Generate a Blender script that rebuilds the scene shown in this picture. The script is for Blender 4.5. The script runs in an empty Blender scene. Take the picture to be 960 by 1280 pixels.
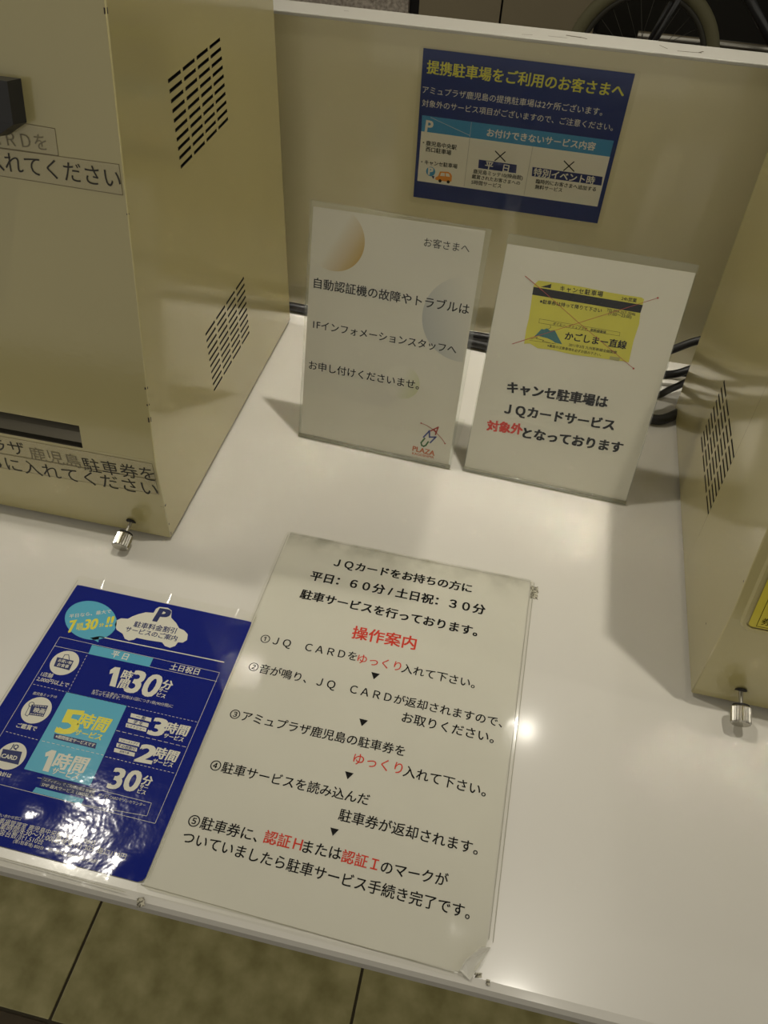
import bpy, bmesh, math, random
from mathutils import Vector, Matrix
from mathutils.geometry import tessellate_polygon
R = math.radians
random.seed(7)
SC = bpy.context.scene
COL = SC.collection
TZ = 0.75          # height of the counter top above the floor

# ------------------------------------------------------------------ camera
cam_d = bpy.data.cameras.new('camera')
cam = bpy.data.objects.new('camera', cam_d)
COL.objects.link(cam)
cam_d.sensor_fit = 'HORIZONTAL'
cam_d.sensor_width = 36.0
cam_d.lens = 36.0
cam_d.clip_start = 0.01
rt, up, fw = (Vector((0.976667, 0.210505, 0.042544)), Vector((-0.181976, 0.705968, 0.684466)), Vector((-0.114049, 0.676237, -0.727802)))
M = Matrix((( rt.x, up.x, -fw.x, 0), (rt.y, up.y, -fw.y, 0), (rt.z, up.z, -fw.z, TZ + 0.50179), (0, 0, 0, 1)))
cam.matrix_world = M
SC.camera = cam

# ------------------------------------------------------------------ light and exposure
w = bpy.data.worlds.new('world'); SC.world = w; w.use_nodes = True
w.node_tree.nodes['Background'].inputs['Color'].default_value = (1.0, 0.94, 0.80, 1)
w.node_tree.nodes['Background'].inputs['Strength'].default_value = 0.42
SC.view_settings.view_transform = 'Standard'
SC.view_settings.look = 'None'
SC.view_settings.exposure = 0.0
SC.view_settings.gamma = 1.0
SC.view_settings.use_curve_mapping = False
SC.cycles.caustics_reflective = True
SC.cycles.sample_clamp_indirect = 0.0
SC.cycles.blur_glossy = 0.0
SC.cycles.transparent_max_bounces = 24
CEIL = 2.6         # ceiling above the counter top
LAMPS = [(0.44, 0.66, 0.028, 1.58), (0.40, 1.75, 0.030, 2.2), (-1.3, 0.9, 0.05, 20.0), (-1.3, -1.0, 0.05, 2.0), (0.6, -1.6, 0.05, 2.0), (2.0, 0.8, 0.05, 6.5)]  # shadow lamp and highlight lamp first, then unseen lamps added as fill

# ------------------------------------------------------------------ materials
def nt(m):
    m.use_nodes = True
    return m.node_tree.nodes, m.node_tree.links
MATS = {}
def mat(name, col, rough=0.5, coat=0.0, coat_rough=0.05, metal=0.0, noise=0.0, nscale=30.0, bump=0.0, bscale=200.0, col2=None, emis=0.0, spec=0.5):
    if name in MATS: return MATS[name]
    m = bpy.data.materials.new(name); n, l = nt(m)
    b = n['Principled BSDF']
    b.inputs['Base Color'].default_value = (*col, 1)
    b.inputs['Roughness'].default_value = rough
    b.inputs['Metallic'].default_value = metal
    b.inputs['Specular IOR Level'].default_value = spec
    b.inputs['Coat Weight'].default_value = coat
    b.inputs['Coat Roughness'].default_value = coat_rough
    b.inputs['Coat IOR'].default_value = 1.72 if name in ('cream_enamel', 'beige_board') else 1.5
    tc = n.new('ShaderNodeTexCoord')
    if noise > 0 or col2:
        nz = n.new('ShaderNodeTexNoise'); nz.inputs['Scale'].default_value = nscale; nz.inputs['Detail'].default_value = 6
        l.new(tc.outputs['Object'], nz.inputs['Vector'])
        rp = n.new('ShaderNodeValToRGB'); rp.color_ramp.elements[0].position = 0.3; rp.color_ramp.elements[1].position = 0.7
        c2 = col2 if col2 else tuple(max(0, c * (1 - noise)) for c in col)
        rp.color_ramp.elements[0].color = (*c2, 1); rp.color_ramp.elements[1].color = (*col, 1)
        l.new(nz.outputs['Fac'], rp.inputs['Fac']); l.new(rp.outputs['Color'], b.inputs['Base Color'])
    if bump > 0:
        nb = n.new('ShaderNodeTexNoise'); nb.inputs['Scale'].default_value = bscale; nb.inputs['Detail'].default_value = 3
        l.new(tc.outputs['Object'], nb.inputs['Vector'])
        bp = n.new('ShaderNodeBump'); bp.inputs['Strength'].default_value = bump; bp.inputs['Distance'].default_value = 0.001
        l.new(nb.outputs['Fac'], bp.inputs['Height']); l.new(bp.outputs['Normal'], b.inputs['Normal'])
        if coat: l.new(bp.outputs['Normal'], b.inputs['Coat Normal'])
    if emis:
        b.inputs['Emission Color'].default_value = (*col, 1); b.inputs['Emission Strength'].default_value = emis
    MATS[name] = m
    return m

def film(name, tint=(1, 1, 1), gloss_rough=0.04, bump=0.0, bscale=40.0, haze=0.0, ior=1.45, dist=0.001, stretch=None):
    """thin clear plastic: clear transmission, fresnel gloss, a little surface haze"""
    if name in MATS: return MATS[name]
    m = bpy.data.materials.new(name); n, l = nt(m)
    n.remove(n['Principled BSDF'])
    out = n['Material Output']
    tr = n.new('ShaderNodeBsdfTransparent'); tr.inputs['Color'].default_value = (*tint, 1)
    gl = n.new('ShaderNodeBsdfGlossy'); gl.inputs['Roughness'].default_value = gloss_rough
    df = n.new('ShaderNodeBsdfDiffuse'); df.inputs['Color'].default_value = (0.8, 0.79, 0.72, 1)
    fr = n.new('ShaderNodeFresnel'); ge = n.new('ShaderNodeNewGeometry'); mi_ = n.new('ShaderNodeMix')   # a thin sheet reflects the same from both faces
    mi_.inputs['A'].default_value = ior; mi_.inputs['B'].default_value = 1.0 / ior
    l.new(ge.outputs['Backfacing'], mi_.inputs['Factor']); l.new(mi_.outputs['Result'], fr.inputs['IOR'])
    m1 = n.new('ShaderNodeMixShader'); m1.inputs[0].default_value = haze
    l.new(tr.outputs[0], m1.inputs[1]); l.new(df.outputs[0], m1.inputs[2])
    m2 = n.new('ShaderNodeMixShader')
    l.new(fr.outputs[0], m2.inputs[0]); l.new(m1.outputs[0], m2.inputs[1]); l.new(gl.outputs[0], m2.inputs[2])
    l.new(m2.outputs[0], out.inputs['Surface'])
    if bump > 0:
        tc = n.new('ShaderNodeTexCoord')
        mp = n.new('ShaderNodeMapping')
        if stretch: mp.inputs['Scale'].default_value = stretch
        nb = n.new('ShaderNodeTexNoise'); nb.inputs['Scale'].default_value = bscale; nb.inputs['Detail'].default_value = 4
        l.new(tc.outputs['Object'], mp.inputs['Vector']); l.new(mp.outputs['Vector'], nb.inputs['Vector'])
        bp = n.new('ShaderNodeBump'); bp.inputs['Strength'].default_value = bump; bp.inputs['Distance'].default_value = dist
        l.new(nb.outputs['Fac'], bp.inputs['Height']); l.new(bp.outputs['Normal'], gl.inputs['Normal'])
    MATS[name] = m
    return m

CREAM = mat('cream_enamel', (0.42, 0.362, 0.152), 0.34, coat=1.0, coat_rough=0.11, noise=0.05, nscale=9, bump=0.05, bscale=260)
WHITE = mat('white_laminate', (0.69, 0.665, 0.60), 0.30, coat=0.45, coat_rough=0.10, noise=0.04, nscale=5)
BOARD = mat('beige_board', (0.57, 0.52, 0.32), 0.34, coat=0.9, coat_rough=0.08, noise=0.04, nscale=4, bump=0.04, bscale=90)
CAPW = mat('white_edging', (0.46, 0.445, 0.39), 0.35, coat=0.3)
PAPER = mat('white_paper', (0.67, 0.65, 0.56), 0.7, noise=0.05, nscale=12)
PAPERG = mat('grey_white_paper', (0.72, 0.68, 0.57), 0.7, noise=0.04, nscale=16)
INK = mat('black_ink', (0.004, 0.004, 0.005), 0.8, spec=0.0)
DARK = mat('black_void', (0.006, 0.005, 0.004), 0.7)
STEEL = mat('brushed_steel', (0.42, 0.40, 0.34), 0.28, metal=1.0)
CHROME = mat('knurled_chrome', (0.50, 0.48, 0.42), 0.24, metal=1.0)
RUBBER = mat('black_rubber', (0.012, 0.011, 0.010), 0.45)
BLACKP = mat('black_plastic', (0.012, 0.012, 0.013), 0.35)
ACR = film('clear_acrylic', (0.985, 0.99, 0.98), 0.065, ior=1.50)
ACRE = film('acrylic_edge', (0.80, 0.80, 0.72), 0.10, haze=0.18, ior=1.9)
LAM = film('clear_laminate', (0.985, 0.985, 0.97), 0.07, bump=0.25, bscale=18, haze=0.015)
LAMB = film('wrinkled_laminate', (0.985, 0.985, 0.97), 0.09, bump=0.45, bscale=34, haze=0.004, ior=1.36, dist=0.0014)
TAPE = film('clear_label_tape', (0.97, 0.96, 0.93), 0.25, haze=0.06)
PC = {
 'ink': INK, 'inkd': mat('label_black', (0.03, 0.026, 0.018), 0.6), 'inkf': mat('faded_label_black', (0.20, 0.17, 0.10), 0.6),
 'red': mat('red_ink', (0.66, 0.045, 0.025), 0.7, spec=0.1), 'red2': mat('dark_red_ink', (0.40, 0.03, 0.015), 0.6), 'red3': mat('red_marker', (0.45, 0.035, 0.02), 0.5),
 'white': mat('print_white', (0.72, 0.70, 0.60), 0.6), 'navy': mat('print_navy', (0.006, 0.016, 0.12), 0.5, spec=0.3),
 'navy2': mat('print_navy_logo', (0.03, 0.05, 0.22), 0.5), 'blue': mat('print_blue', (0.001, 0.010, 0.20), 0.7, spec=0.1),
 'bluep': mat('poster_blue', (0.004, 0.022, 0.15), 0.5, spec=0.3), 'cyan': mat('print_cyan', (0.065, 0.40, 0.58), 0.5),
 'cyanp': mat('poster_cyan', (0.025, 0.24, 0.48), 0.5), 'yellow': mat('print_yellow', (0.75, 0.68, 0.04), 0.5), 'yellowd': mat('poster_yellow', (0.62, 0.60, 0.05), 0.5),
 'orange': mat('print_orange', (0.72, 0.26, 0.02), 0.5), 'orange2': mat('logo_orange', (0.52, 0.12, 0.02), 0.5), 'green': mat('logo_green', (0.02, 0.12, 0.02), 0.5),
 'ticket': mat('ticket_yellow', (0.66, 0.60, 0.04), 0.5, noise=0.08, nscale=60), 'teal': mat('mountain_teal', (0.02, 0.15, 0.16), 0.5), 'greyp': mat('stamp_grey', (0.36, 0.34, 0.10), 0.5),
}

# ------------------------------------------------------------------ object helpers
def link(name, bm_or_me, mats, parent=None, smooth=False, loc=None, rot=None):
    if isinstance(bm_or_me, bmesh.types.BMesh):
        me = bpy.data.meshes.new(name)
        bm_or_me.normal_update()
        bm_or_me.to_mesh(me); bm_or_me.free()
    else:
        me = bm_or_me
    if not isinstance(mats, (list, tuple)): mats = [mats]
    if not me.materials:
        for m in mats: me.materials.append(m)
    if smooth:
        for p in me.polygons: p.use_smooth = True
    o = bpy.data.objects.new(name, me); COL.objects.link(o)
    if parent: o.parent = parent
    if loc: o.location = loc
    if rot: o.rotation_euler = rot
    return o
def empty(name, loc=(0, 0, 0), rz=0.0):
    o = bpy.data.objects.new(name, None); COL.objects.link(o)
    o.empty_display_size = 0.03
    o.location = loc; o.rotation_euler = (0, 0, rz)
    return o
def tag(o, label=None, cat=None, group=None, kind=None):
    if label: o['label'] = label
    if cat: o['category'] = cat
    if group: o['group'] = group
    if kind: o['kind'] = kind
    return o
def addbox(bm, x0, x1, y0, y1, z0, z1, mi=0, bev=0.0, f=None):
    vs = [bm.verts.new((x, y, z)) for x in (x0, x1) for y in (y0, y1) for z in (z0, z1)]
    idx = [(0, 1, 3, 2), (4, 6, 7, 5), (0, 4, 5, 1), (2, 3, 7, 6), (0, 2, 6, 4), (1, 5, 7, 3)]
    fs = [bm.faces.new([vs[i] for i in q]) for q in idx]
    for q in fs: q.material_index = mi
    if bev > 0:
        es = list({e for q in fs for e in q.edges})
        r = bmesh.ops.bevel(bm, geom=es, offset=bev, segments=2, affect='EDGES', profile=0.5)
        for q in r['faces']: q.material_index = mi
    elif f:
        for v in vs: v.co = f(v.co)
    return fs
def boxobj(name, dims, m, parent=None, bev=0.0, **k):
    bm = bmesh.new(); addbox(bm, *dims, bev=bev)
    return link(name, bm, m, parent, **k)
def addtube(bm, pts, r, seg=10, mi=0, closed=False, cap=True):
    pts = [Vector(p) for p in pts]; n = len(pts); rings = []
    prev = None
    for i, p in enumerate(pts):
        a = pts[(i - 1) % n] if (closed or i > 0) else p
        b = pts[(i + 1) % n] if (closed or i < n - 1) else p
        t = (b - a).normalized()
        if prev is None:
            u = t.orthogonal().normalized()
        else:
            u = (prev - t * prev.dot(t)).normalized()
        prev = u; v = t.cross(u)
        rr = r[i] if isinstance(r, (list, tuple)) else r
        rings.append([bm.verts.new(p + u * math.cos(2 * math.pi * k / seg) * rr + v * math.sin(2 * math.pi * k / seg) * rr) for k in range(seg)])
    m = n if closed else n - 1
    for i in range(m):
        A, B = rings[i], rings[(i + 1) % n]
        for k in range(seg):
            f = bm.faces.new((A[k], A[(k + 1) % seg], B[(k + 1) % seg], B[k])); f.material_index = mi; f.smooth = True
    if cap and not closed:
        f = bm.faces.new(list(reversed(rings[0]))); f.material_index = mi
        f = bm.faces.new(rings[-1]); f.material_index = mi
def lathe(bm, prof, seg=24, mi=0, axis='z', org=(0, 0, 0), knurl=0.0):
    rings = []
    for (r, h) in prof:
        ring = []
        for k in range(seg):
            a = 2 * math.pi * k / seg; rr = r * (1 + (knurl if k % 2 else 0)) if r > 0 else r
            c, s = rr * math.cos(a), rr * math.sin(a)
            p = (c, s, h) if axis == 'z' else (c, -h, s)
            ring.append(bm.verts.new(Vector(p) + Vector(org)))
        rings.append(ring)
    for A, B in zip(rings, rings[1:]):
        for k in range(seg):
            f = bm.faces.new((A[k], A[(k + 1) % seg], B[(k + 1) % seg], B[k])); f.material_index = mi
    for ring in (list(reversed(rings[0])), rings[-1]):
        f = bm.faces.new(ring); f.material_index = mi
def smooth_path(pts, n=10):
    """Catmull-Rom through the points"""
    P = [Vector(p) for p in pts]; P = [P[0] * 2 - P[1]] + P + [P[-1] * 2 - P[-2]]; out = []
    for i in range(1, len(P) - 2):
        for k in range(n):
            t = k / n; a, b, c, d = P[i - 1:i + 3]
            out.append(0.5 * ((2 * b) + (c - a) * t + (2 * a - 5 * b + 4 * c - d) * t * t + (3 * b - a - 3 * c + d) * t ** 3))
    out.append(P[-2]); return out

# ------------------------------------------------------------------ flat print: lettering and graphics
LAYER = 0.00004
def text_mesh(s, bold, shear, sp):
    cu = bpy.data.curves.new('t', 'FONT'); cu.body = s; cu.size = 1.0
    cu.shear = shear; cu.resolution_u = 3; cu.space_character = sp
    cu.fill_mode = 'BOTH'
    o = bpy.data.objects.new('t', cu); COL.objects.link(o)
    bpy.context.view_layer.update()
    dg = bpy.context.evaluated_depsgraph_get()
    me = bpy.data.meshes.new_from_object(o.evaluated_get(dg))
    bpy.data.objects.remove(o); bpy.data.curves.remove(cu)
    return me
def thick_line(bm, pts, w, z, mi, dash=None):
    segs = []
    for a, b in zip(pts, pts[1:]):
        a, b = Vector(a), Vector(b)
        L = (b - a).length; d = (b - a).normalized()
        if dash:
            t = 0
            while t < L:
                segs.append((a + d * t, a + d * min(L, t + dash[0]))); t += dash[0] + dash[1]
        else: segs.append((a - d * w * 0.4, b + d * w * 0.4))
    for a, b in segs:
        d = (b - a).normalized(); n = Vector((-d.y, d.x)) * w / 2
        f = bm.faces.new([bm.verts.new((p.x, p.y, z)) for p in (a - n, b - n, b + n, a + n)]); f.material_index = mi
def build_print(items, parent, place, base_z=0.0, names=('lettering', 'printed_graphic')):
    """items are in millimetres on the sheet; place(x, y, z) puts a point on the sheet into the parent's space (metres)"""
    groups = {}
    def bm_for(kind, col):
        key = (kind, col)
        if key not in groups: groups[key] = bmesh.new()
        return groups[key]
    for it in items:
        k = it[0]; col = it[1] if k != 't' else it[2]
        if k == 't':
            _, s, col, p0, p1, op = it
            z = op.get('z', 0) * LAYER * 1000 + base_z * 1000
            me = text_mesh(s, op.get('b', 0.0), op.get('sh', 0.0), op.get('sp', 1.0))
            if not me.vertices: continue
            xs = [v.co.x for v in me.vertices]; ys = [v.co.y for v in me.vertices]
            x0, x1, y0, y1 = min(xs), max(xs), min(ys), max(ys)
            p0 = Vector(p0); p1 = Vector(p1); d = p1 - p0
            sc = d.length / (x1 - x0); d.normalize(); n = Vector((-d.y, d.x)); scy = sc * op.get('asp', 1.0)
            if op.get('hh'): scy = op['hh'] / (y1 - y0)
            # latin-only and kana runs: centre on their own ink
            bm = bm_for('t', col); vs = []
            bo = op.get('b', 0.0) * sc
            # weight: the same outlines laid again a hair to each side
            for ci, (ox, oy) in enumerate(((0, 0),) if bo <= 0 else ((-bo, -bo * .6), (bo, bo * .6), (-bo, bo * .6), (bo, -bo * .6)) if bo < 0.045 * sc else ((-bo, -bo * .6), (bo, bo * .6), (-bo, bo * .6), (bo, -bo * .6), (0, 0))):
                vs = []
                for v in me.vertices:
                    q = p0 + d * ((v.co.x - x0) * sc + ox) + n * ((v.co.y - (y0 + y1) / 2) * scy + oy)
                    vs.append(bm.verts.new((q.x, q.y, z + ci * 0.006)))
                for p in me.polygons:
                    bm.faces.new([vs[i] for i in p.vertices])
            bpy.data.meshes.remove(me)
        elif k == 'p':
            z = it[3].get('z', 0) * LAYER * 1000 + base_z * 1000
            bm = bm_for('g', col); pts = [Vector((p[0], p[1], 0)) for p in it[2]]
            vs = [bm.verts.new((p.x, p.y, z)) for p in pts]
            for tri in tessellate_polygon([pts]): bm.faces.new([vs[i] for i in tri])
        elif k == 'l':
            z = it[4].get('z', 0) * LAYER * 1000 + base_z * 1000
            thick_line(bm_for('g', col), [tuple(p) for p in it[2]], it[3], z, 0, it[4].get('dash'))
        elif k == 'c':
            z = it[4].get('z', 0) * LAYER * 1000 + base_z * 1000
            bm = bm_for('g', col)
            bm.faces.new([bm.verts.new((it[2][0] + it[3] * math.cos(a * math.pi / 18), it[2][1] + it[3] * math.sin(a * math.pi / 18), z)) for a in range(36)])
        elif k == 'o':
            z = it[5].get('z', 0) * LAYER * 1000 + base_z * 1000
            pts = [(it[2][0] + it[3] * math.cos(a * math.pi / 10), it[2][1] + it[3] * math.sin(a * math.pi / 10)) for a in range(21)]
            thick_line(bm_for('g', col), pts, it[4], z, 0)
    for (kind, col), bm in groups.items():
        for v in bm.verts: v.co = place(v.co.x / 1000, v.co.y / 1000, v.co.z / 1000)
        # faces should look out of the sheet
        bm.normal_update()
        out = place(0.05, -0.05, 0.001) - place(0.05, -0.05, 0)
        for f in bm.faces:
            if f.normal.dot(out) < 0: f.normal_flip()
        link(names[0] if kind == 't' else names[1], bm, PC[col], parent)['kind'] = 'stuff'
FLAT = lambda x, y, z: Vector((x, y, z))

PRINTS = {
 'white': [
  ['t','ＪＱカードをお持ちの方に','ink',[49.35,-23.93],[166.11,-22.59],{'b':0.03}],
  ['t','平日：６０分 / 土日祝：３０分','ink',[34.27,-41.91],[179.65,-41.0],{'b':0.03}],
  ['t','駐車サービスを行っております。','ink',[31.82,-62.13],[176.53,-63.38],{'b':0.03}],
  ['t','操作案内','red',[81.57,-87.76],[131.7,-86.05],{'b':0.02}],
  ['t','①ＪＱ　ＣＡＲＤを','ink',[14.5,-111.32],[90.29,-109.62],{}],
  ['t','ゆっくり','red',[91.17,-110.0],[124.7,-109.33],{'b':0.005}],
  ['t','入れて下さい。','ink',[125.61,-109.99],[181.32,-110.32],{}],
  ['t','②音が鳴り、ＪＱ　ＣＡＲＤが返却されますので、','ink',[14.13,-136.8],[204.99,-137.34],{}],
  ['t','お取りください。','ink',[134.15,-149.65],[200.58,-150.35],{}],
  ['t','③アミュプラザ鹿児島の駐車券を','ink',[14.33,-176.5],[141.2,-175.01],{}],
  ['t','ゆっくり','red',[107.94,-188.37],[142.18,-187.91],{'b':0.005}],
  ['t','入れて下さい。','ink',[143.21,-188.83],[200.07,-189.83],{}],
  ['t','④駐車サービスを読み込んだ','ink',[15.02,-215.77],[125.2,-214.32],{}],
  ['t','駐車券が返却されます。','ink',[108.33,-228.0],[200.02,-228.54],{}],
  ['t','⑤駐車券に、','ink',[15.14,-254.18],[61.74,-253.83],{}],
  ['t','認証Ｈ','red',[65.69,-252.87],[90.51,-252.49],{'b':0.015}],
  ['t','または','ink',[91.46,-253.02],[116.1,-252.12],{}],
  ['t','認証Ｉ','red',[116.78,-252.71],[140.15,-253.04],{'b':0.015}],
  ['t','のマークが','ink',[142.26,-253.27],[184.42,-251.66],{}],
  ['t','ついていましたら駐車サービス手続き完了です。','ink',[15.85,-264.96],[200.49,-267.09],{}],
  ['t','▼','ink',[104.05,-121.94],[110.47,-122.15],{}],
  ['t','▼','ink',[104.58,-161.04],[110.72,-161.17],{}],
  ['t','▼','ink',[104.71,-201.35],[110.53,-201.42],{}],
  ['t','▼','ink',[105.07,-240.04],[110.61,-240.05],{}],
 ],
 'blue': [
  ['p','cyan',[[49.75,-32.92],[48.08,-30.38],[45.97,-27.99],[43.47,-25.83],[40.64,-23.93],[37.55,-22.35],[34.27,-21.12],[30.89,-20.28],[27.49,-19.84],[24.15,-19.82],[20.96,-20.22],[17.99,-21.03],[15.32,-22.22],[13.01,-23.77],[11.12,-25.64],[9.7,-27.79],[8.78,-30.16],[8.38,-32.69],[8.52,-35.32],[9.19,-37.98],[10.37,-40.62],[12.04,-43.16],[14.15,-45.55],[16.65,-47.71],[19.48,-49.61],[22.57,-51.19],[25.85,-52.42],[29.23,-53.26],[32.63,-53.7],[35.97,-53.72],[39.16,-53.32],[42.13,-52.51],[44.8,-51.32],[47.11,-49.77],[49.0,-47.9],[50.42,-45.75],[51.34,-43.38],[51.74,-40.85],[51.6,-38.22],[50.93,-35.56]],{'z':1}],
  ['p','cyan',[[37.27,-52.07],[45.0,-54.02],[43.26,-48.87]],{'z':1}],
  ['t','平日なら、最大で','white',[12.6,-37.72],[41.46,-25.18],{'b':0.01,'z':2}],
  ['t','7','yellow',[17.03,-46.73],[21.88,-44.35],{'b':0.05,'z':2,'sh':0.25,'hh':10.83}],
  ['t','時間','yellow',[22.85,-45.25],[26.98,-43.63],{'b':0.03,'z':2,'hh':7.06}],
  ['t','30','yellow',[27.04,-42.32],[36.66,-38.71],{'b':0.04,'z':2,'sh':0.2,'hh':9.61}],
  ['t','分','yellow',[38.63,-39.65],[41.69,-38.3],{'b':0.03,'z':2}],
  ['t','!!','yellow',[42.26,-35.7],[47.53,-33.48],{'b':0.04,'z':2,'sh':0.2,'hh':9.15}],
  ['p','white',[[49.81,-36.38],[49.38,-32.1],[51.91,-29.53],[57.19,-28.73],[59.52,-25.65],[63.24,-22.47],[67.85,-19.61],[73.82,-18.64],[73.94,-14.67],[75.71,-12.23],[82.47,-11.35],[86.56,-13.14],[88.84,-19.55],[94.67,-23.32],[98.65,-27.22],[103.24,-28.22],[107.38,-30.94],[108.75,-35.93],[106.53,-38.87],[102.92,-39.52],[102.16,-43.12],[99.06,-45.47],[94.75,-44.99],[91.35,-42.44],[79.77,-43.26],[71.05,-43.35],[69.76,-45.53],[66.59,-47.13],[62.72,-46.26],[59.34,-42.59],[53.37,-40.35]],{'z':1}],
  ['t','P','navy',[76.61,-19.61],[86.29,-19.09],{'b':0.05,'z':2,'sh':0.1,'hh':11.9}],
  ['t','駐車料金割引','navy',[63.89,-31.97],[97.59,-30.2],{'b':0.02,'z':2}],
  ['t','サービスのご案内','navy',[59.57,-37.69],[100.98,-36.57],{'b':0.02,'z':2}],
  ['l','white',[[43.78,-49.2],[142.76,-47.57]],0.8,{'z':1}],
  ['l','white',[[15.91,-140.22],[14.95,-56.89]],0.28,{'z':1}],
  ['l','white',[[15.36,-56.67],[142.93,-56.8]],0.28,{'z':1}],
  ['l','white',[[142.93,-56.8],[142.95,-170.97]],0.28,{'z':1}],
  ['l','white',[[34.47,-170.83],[142.95,-170.97]],0.28,{'z':1}],
  ['l','white',[[15.32,-64.98],[143.59,-64.26]],0.28,{'z':1}],
  ['l','white',[[101.98,-159.11],[135.23,-159.23],[135.9,-167.75],[91.71,-170.63]],0.28,{'z':2}],
  ['l','white',[[55.62,-160.95],[101.98,-159.11]],0.28,{'z':2}],
  ['p','cyan',[[41.67,-57.37],[90.79,-57.08],[91.12,-64.82],[42.78,-65.35]],{'z':2}],
  ['t','平 日','white',[59.46,-60.89],[72.43,-60.94],{'b':0.02,'z':3}],
  ['t','土日祝日','white',[106.02,-60.58],[128.25,-59.99],{'b':0.02,'z':2}],
  ['l','white',[[42.23,-66.51],[43.78,-98.05]],0.3,{'z':1,'dash':[1.6,1.2]}],
  ['l','white',[[16.81,-98.26],[42.4,-98.37]],0.3,{'z':1,'dash':[1.6,1.2]}],
  ['l','white',[[17.96,-136.15],[42.72,-136.67]],0.3,{'z':1,'dash':[1.6,1.2]}],
  ['l','white',[[89.92,-98.44],[142.29,-98.18]],0.3,{'z':1,'dash':[1.6,1.2]}],
  ['l','white',[[90.39,-117.51],[141.74,-117.53]],0.3,{'z':1,'dash':[3,1.4]}],
  ['l','white',[[91.98,-136.91],[141.58,-136.83]],0.3,{'z':1,'dash':[1.6,1.2]}],
  ['p','cyan',[[42.96,-98.46],[89.01,-98.22],[91.53,-158.02],[43.94,-157.6]],{'z':1}],
  ['l','navy',[[42.86,-98.26],[88.91,-98.02]],0.7,{'z':2,'dash':[1.6,1.6]}],
  ['l','white',[[45.18,-136.63],[90.24,-136.25]],0.3,{'z':2,'dash':[2.2,1.4]}],
  ['p','cyan',[[57.97,-167.0],[91.89,-166.93],[91.71,-170.63],[57.29,-170.48]],{'z':1}],
  ['p','navy',[[58.41,-159.21],[96.59,-159.61],[97.51,-165.16],[59.63,-165.76]],{'z':2}],
  ['t','「エディオン」で ご利用の場合 駐車場','white',[59.93,-160.96],[96.58,-161.27],{'z':3}],
  ['t','SMP 最大サービス 1,000以上','white',[60.8,-164.43],[96.53,-164.06],{'z':3}],
  ['t','5','yellow',[49.77,-120.1],[63.09,-118.35],{'b':0.03,'z':2,'sh':0.05,'hh':17.55}],
  ['t','時間','yellow',[61.72,-115.73],[84.17,-115.5],{'b':0.035,'z':2,'sh':0.1}],
  ['t','サービス','yellow',[63.75,-124.96],[83.15,-124.68],{'b':0.03,'z':2,'sh':0.1}],
  ['p','navy',[[50.65,-129.57],[81.83,-129.34],[82.78,-133.39],[51.71,-133.32]],{'z':2}],
  ['t','※期間限定サービスです','white',[52.44,-131.2],[81.31,-131.16],{'b':0.02,'z':3}],
  ['p','white',[[58.43,-140.92],[60.46,-155.72],[56.27,-155.78],[55.06,-145.41],[52.91,-146.48],[51.89,-143.86],[54.84,-141.02]],{'z':2}],
  ['t','時間','white',[60.37,-147.08],[83.24,-145.64],{'b':0.035,'z':2,'sh':0.1}],
  ['t','サービス','white',[62.51,-153.94],[81.35,-153.84],{'b':0.03,'z':2,'sh':0.1}],
  ['p','white',[[70.97,-70.63],[74.56,-86.33],[69.92,-86.29],[67.91,-75.85],[65.55,-77.42],[64.64,-74.2],[66.84,-70.91]],{'z':2}],
  ['t','時','white',[74.7,-75.13],[82.29,-75.2],{'b':0.03,'z':2}],
  ['t','間','white',[75.86,-82.64],[82.89,-82.57],{'b':0.03,'z':2}],
  ['t','30','white',[82.24,-78.87],[105.07,-78.72],{'b':0.03,'z':2,'sh':0.05,'hh':18.04}],
  ['t','分','white',[106.3,-75.52],[113.79,-75.58],{'b':0.03,'z':2}],
  ['t','サー','white',[105.73,-80.71],[112.19,-81.0],{'b':0.03,'z':2}],
  ['t','ビス','white',[106.07,-84.42],[112.5,-84.71],{'b':0.03,'z':2}],
  ['t','※サービス券のご利用は1回につき1枚(90分間)に','white',[60.37,-92.73],[120.84,-91.04],{'z':2}],
  ['t','限らせて頂きます。','white',[60.64,-94.56],[82.07,-94.16],{'z':2}],
  ['t','3','white',[112.09,-108.46],[122.15,-108.01],{'b':0.03,'z':2,'sh':0.05,'hh':12.58}],
  ['t','時間','white',[122.58,-106.78],[139.19,-106.27],{'b':0.035,'z':2,'sh':0.1}],
  ['t','サービス','white',[123.74,-112.86],[137.96,-113.0],{'b':0.03,'z':2,'sh':0.1}],
  ['t','2','white',[111.86,-128.84],[123.16,-128.21],{'b':0.03,'z':2,'sh':0.05,'hh':12.25}],
  ['t','時間','white',[122.83,-125.84],[139.4,-125.63],{'b':0.035,'z':2,'sh':0.1}],
  ['t','サービス','white',[124.22,-131.98],[138.25,-131.92],{'b':0.03,'z':2,'sh':0.1}],
  ['t','30','white',[102.13,-149.71],[121.75,-147.78],{'b':0.03,'z':2,'sh':0.05,'hh':13.84}],
  ['t','分','white',[123.13,-145.92],[129.72,-145.85],{'b':0.03,'z':2}],
  ['t','サー','white',[123.27,-150.64],[128.82,-150.6],{'b':0.03,'z':2}],
  ['t','ビス','white',[123.15,-153.68],[128.72,-153.72],{'b':0.03,'z':2}],
  ['p','white',[[94.57,-102.75],[110.04,-102.95],[110.7,-105.86],[95.29,-105.68]],{'z':1}],
  ['t','一 般','navy',[99.2,-104.31],[106.12,-104.31],{'b':0.02,'z':2}],
  ['p','white',[[94.51,-107.01],[109.9,-107.19],[110.56,-110.08],[95.24,-109.91]],{'z':1}],
  ['t','学 生','navy',[99.13,-108.55],[106.01,-108.55],{'b':0.02,'z':2}],
  ['p','white',[[94.61,-110.63],[109.93,-110.79],[110.59,-113.65],[95.33,-113.5]],{'z':1}],
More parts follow.
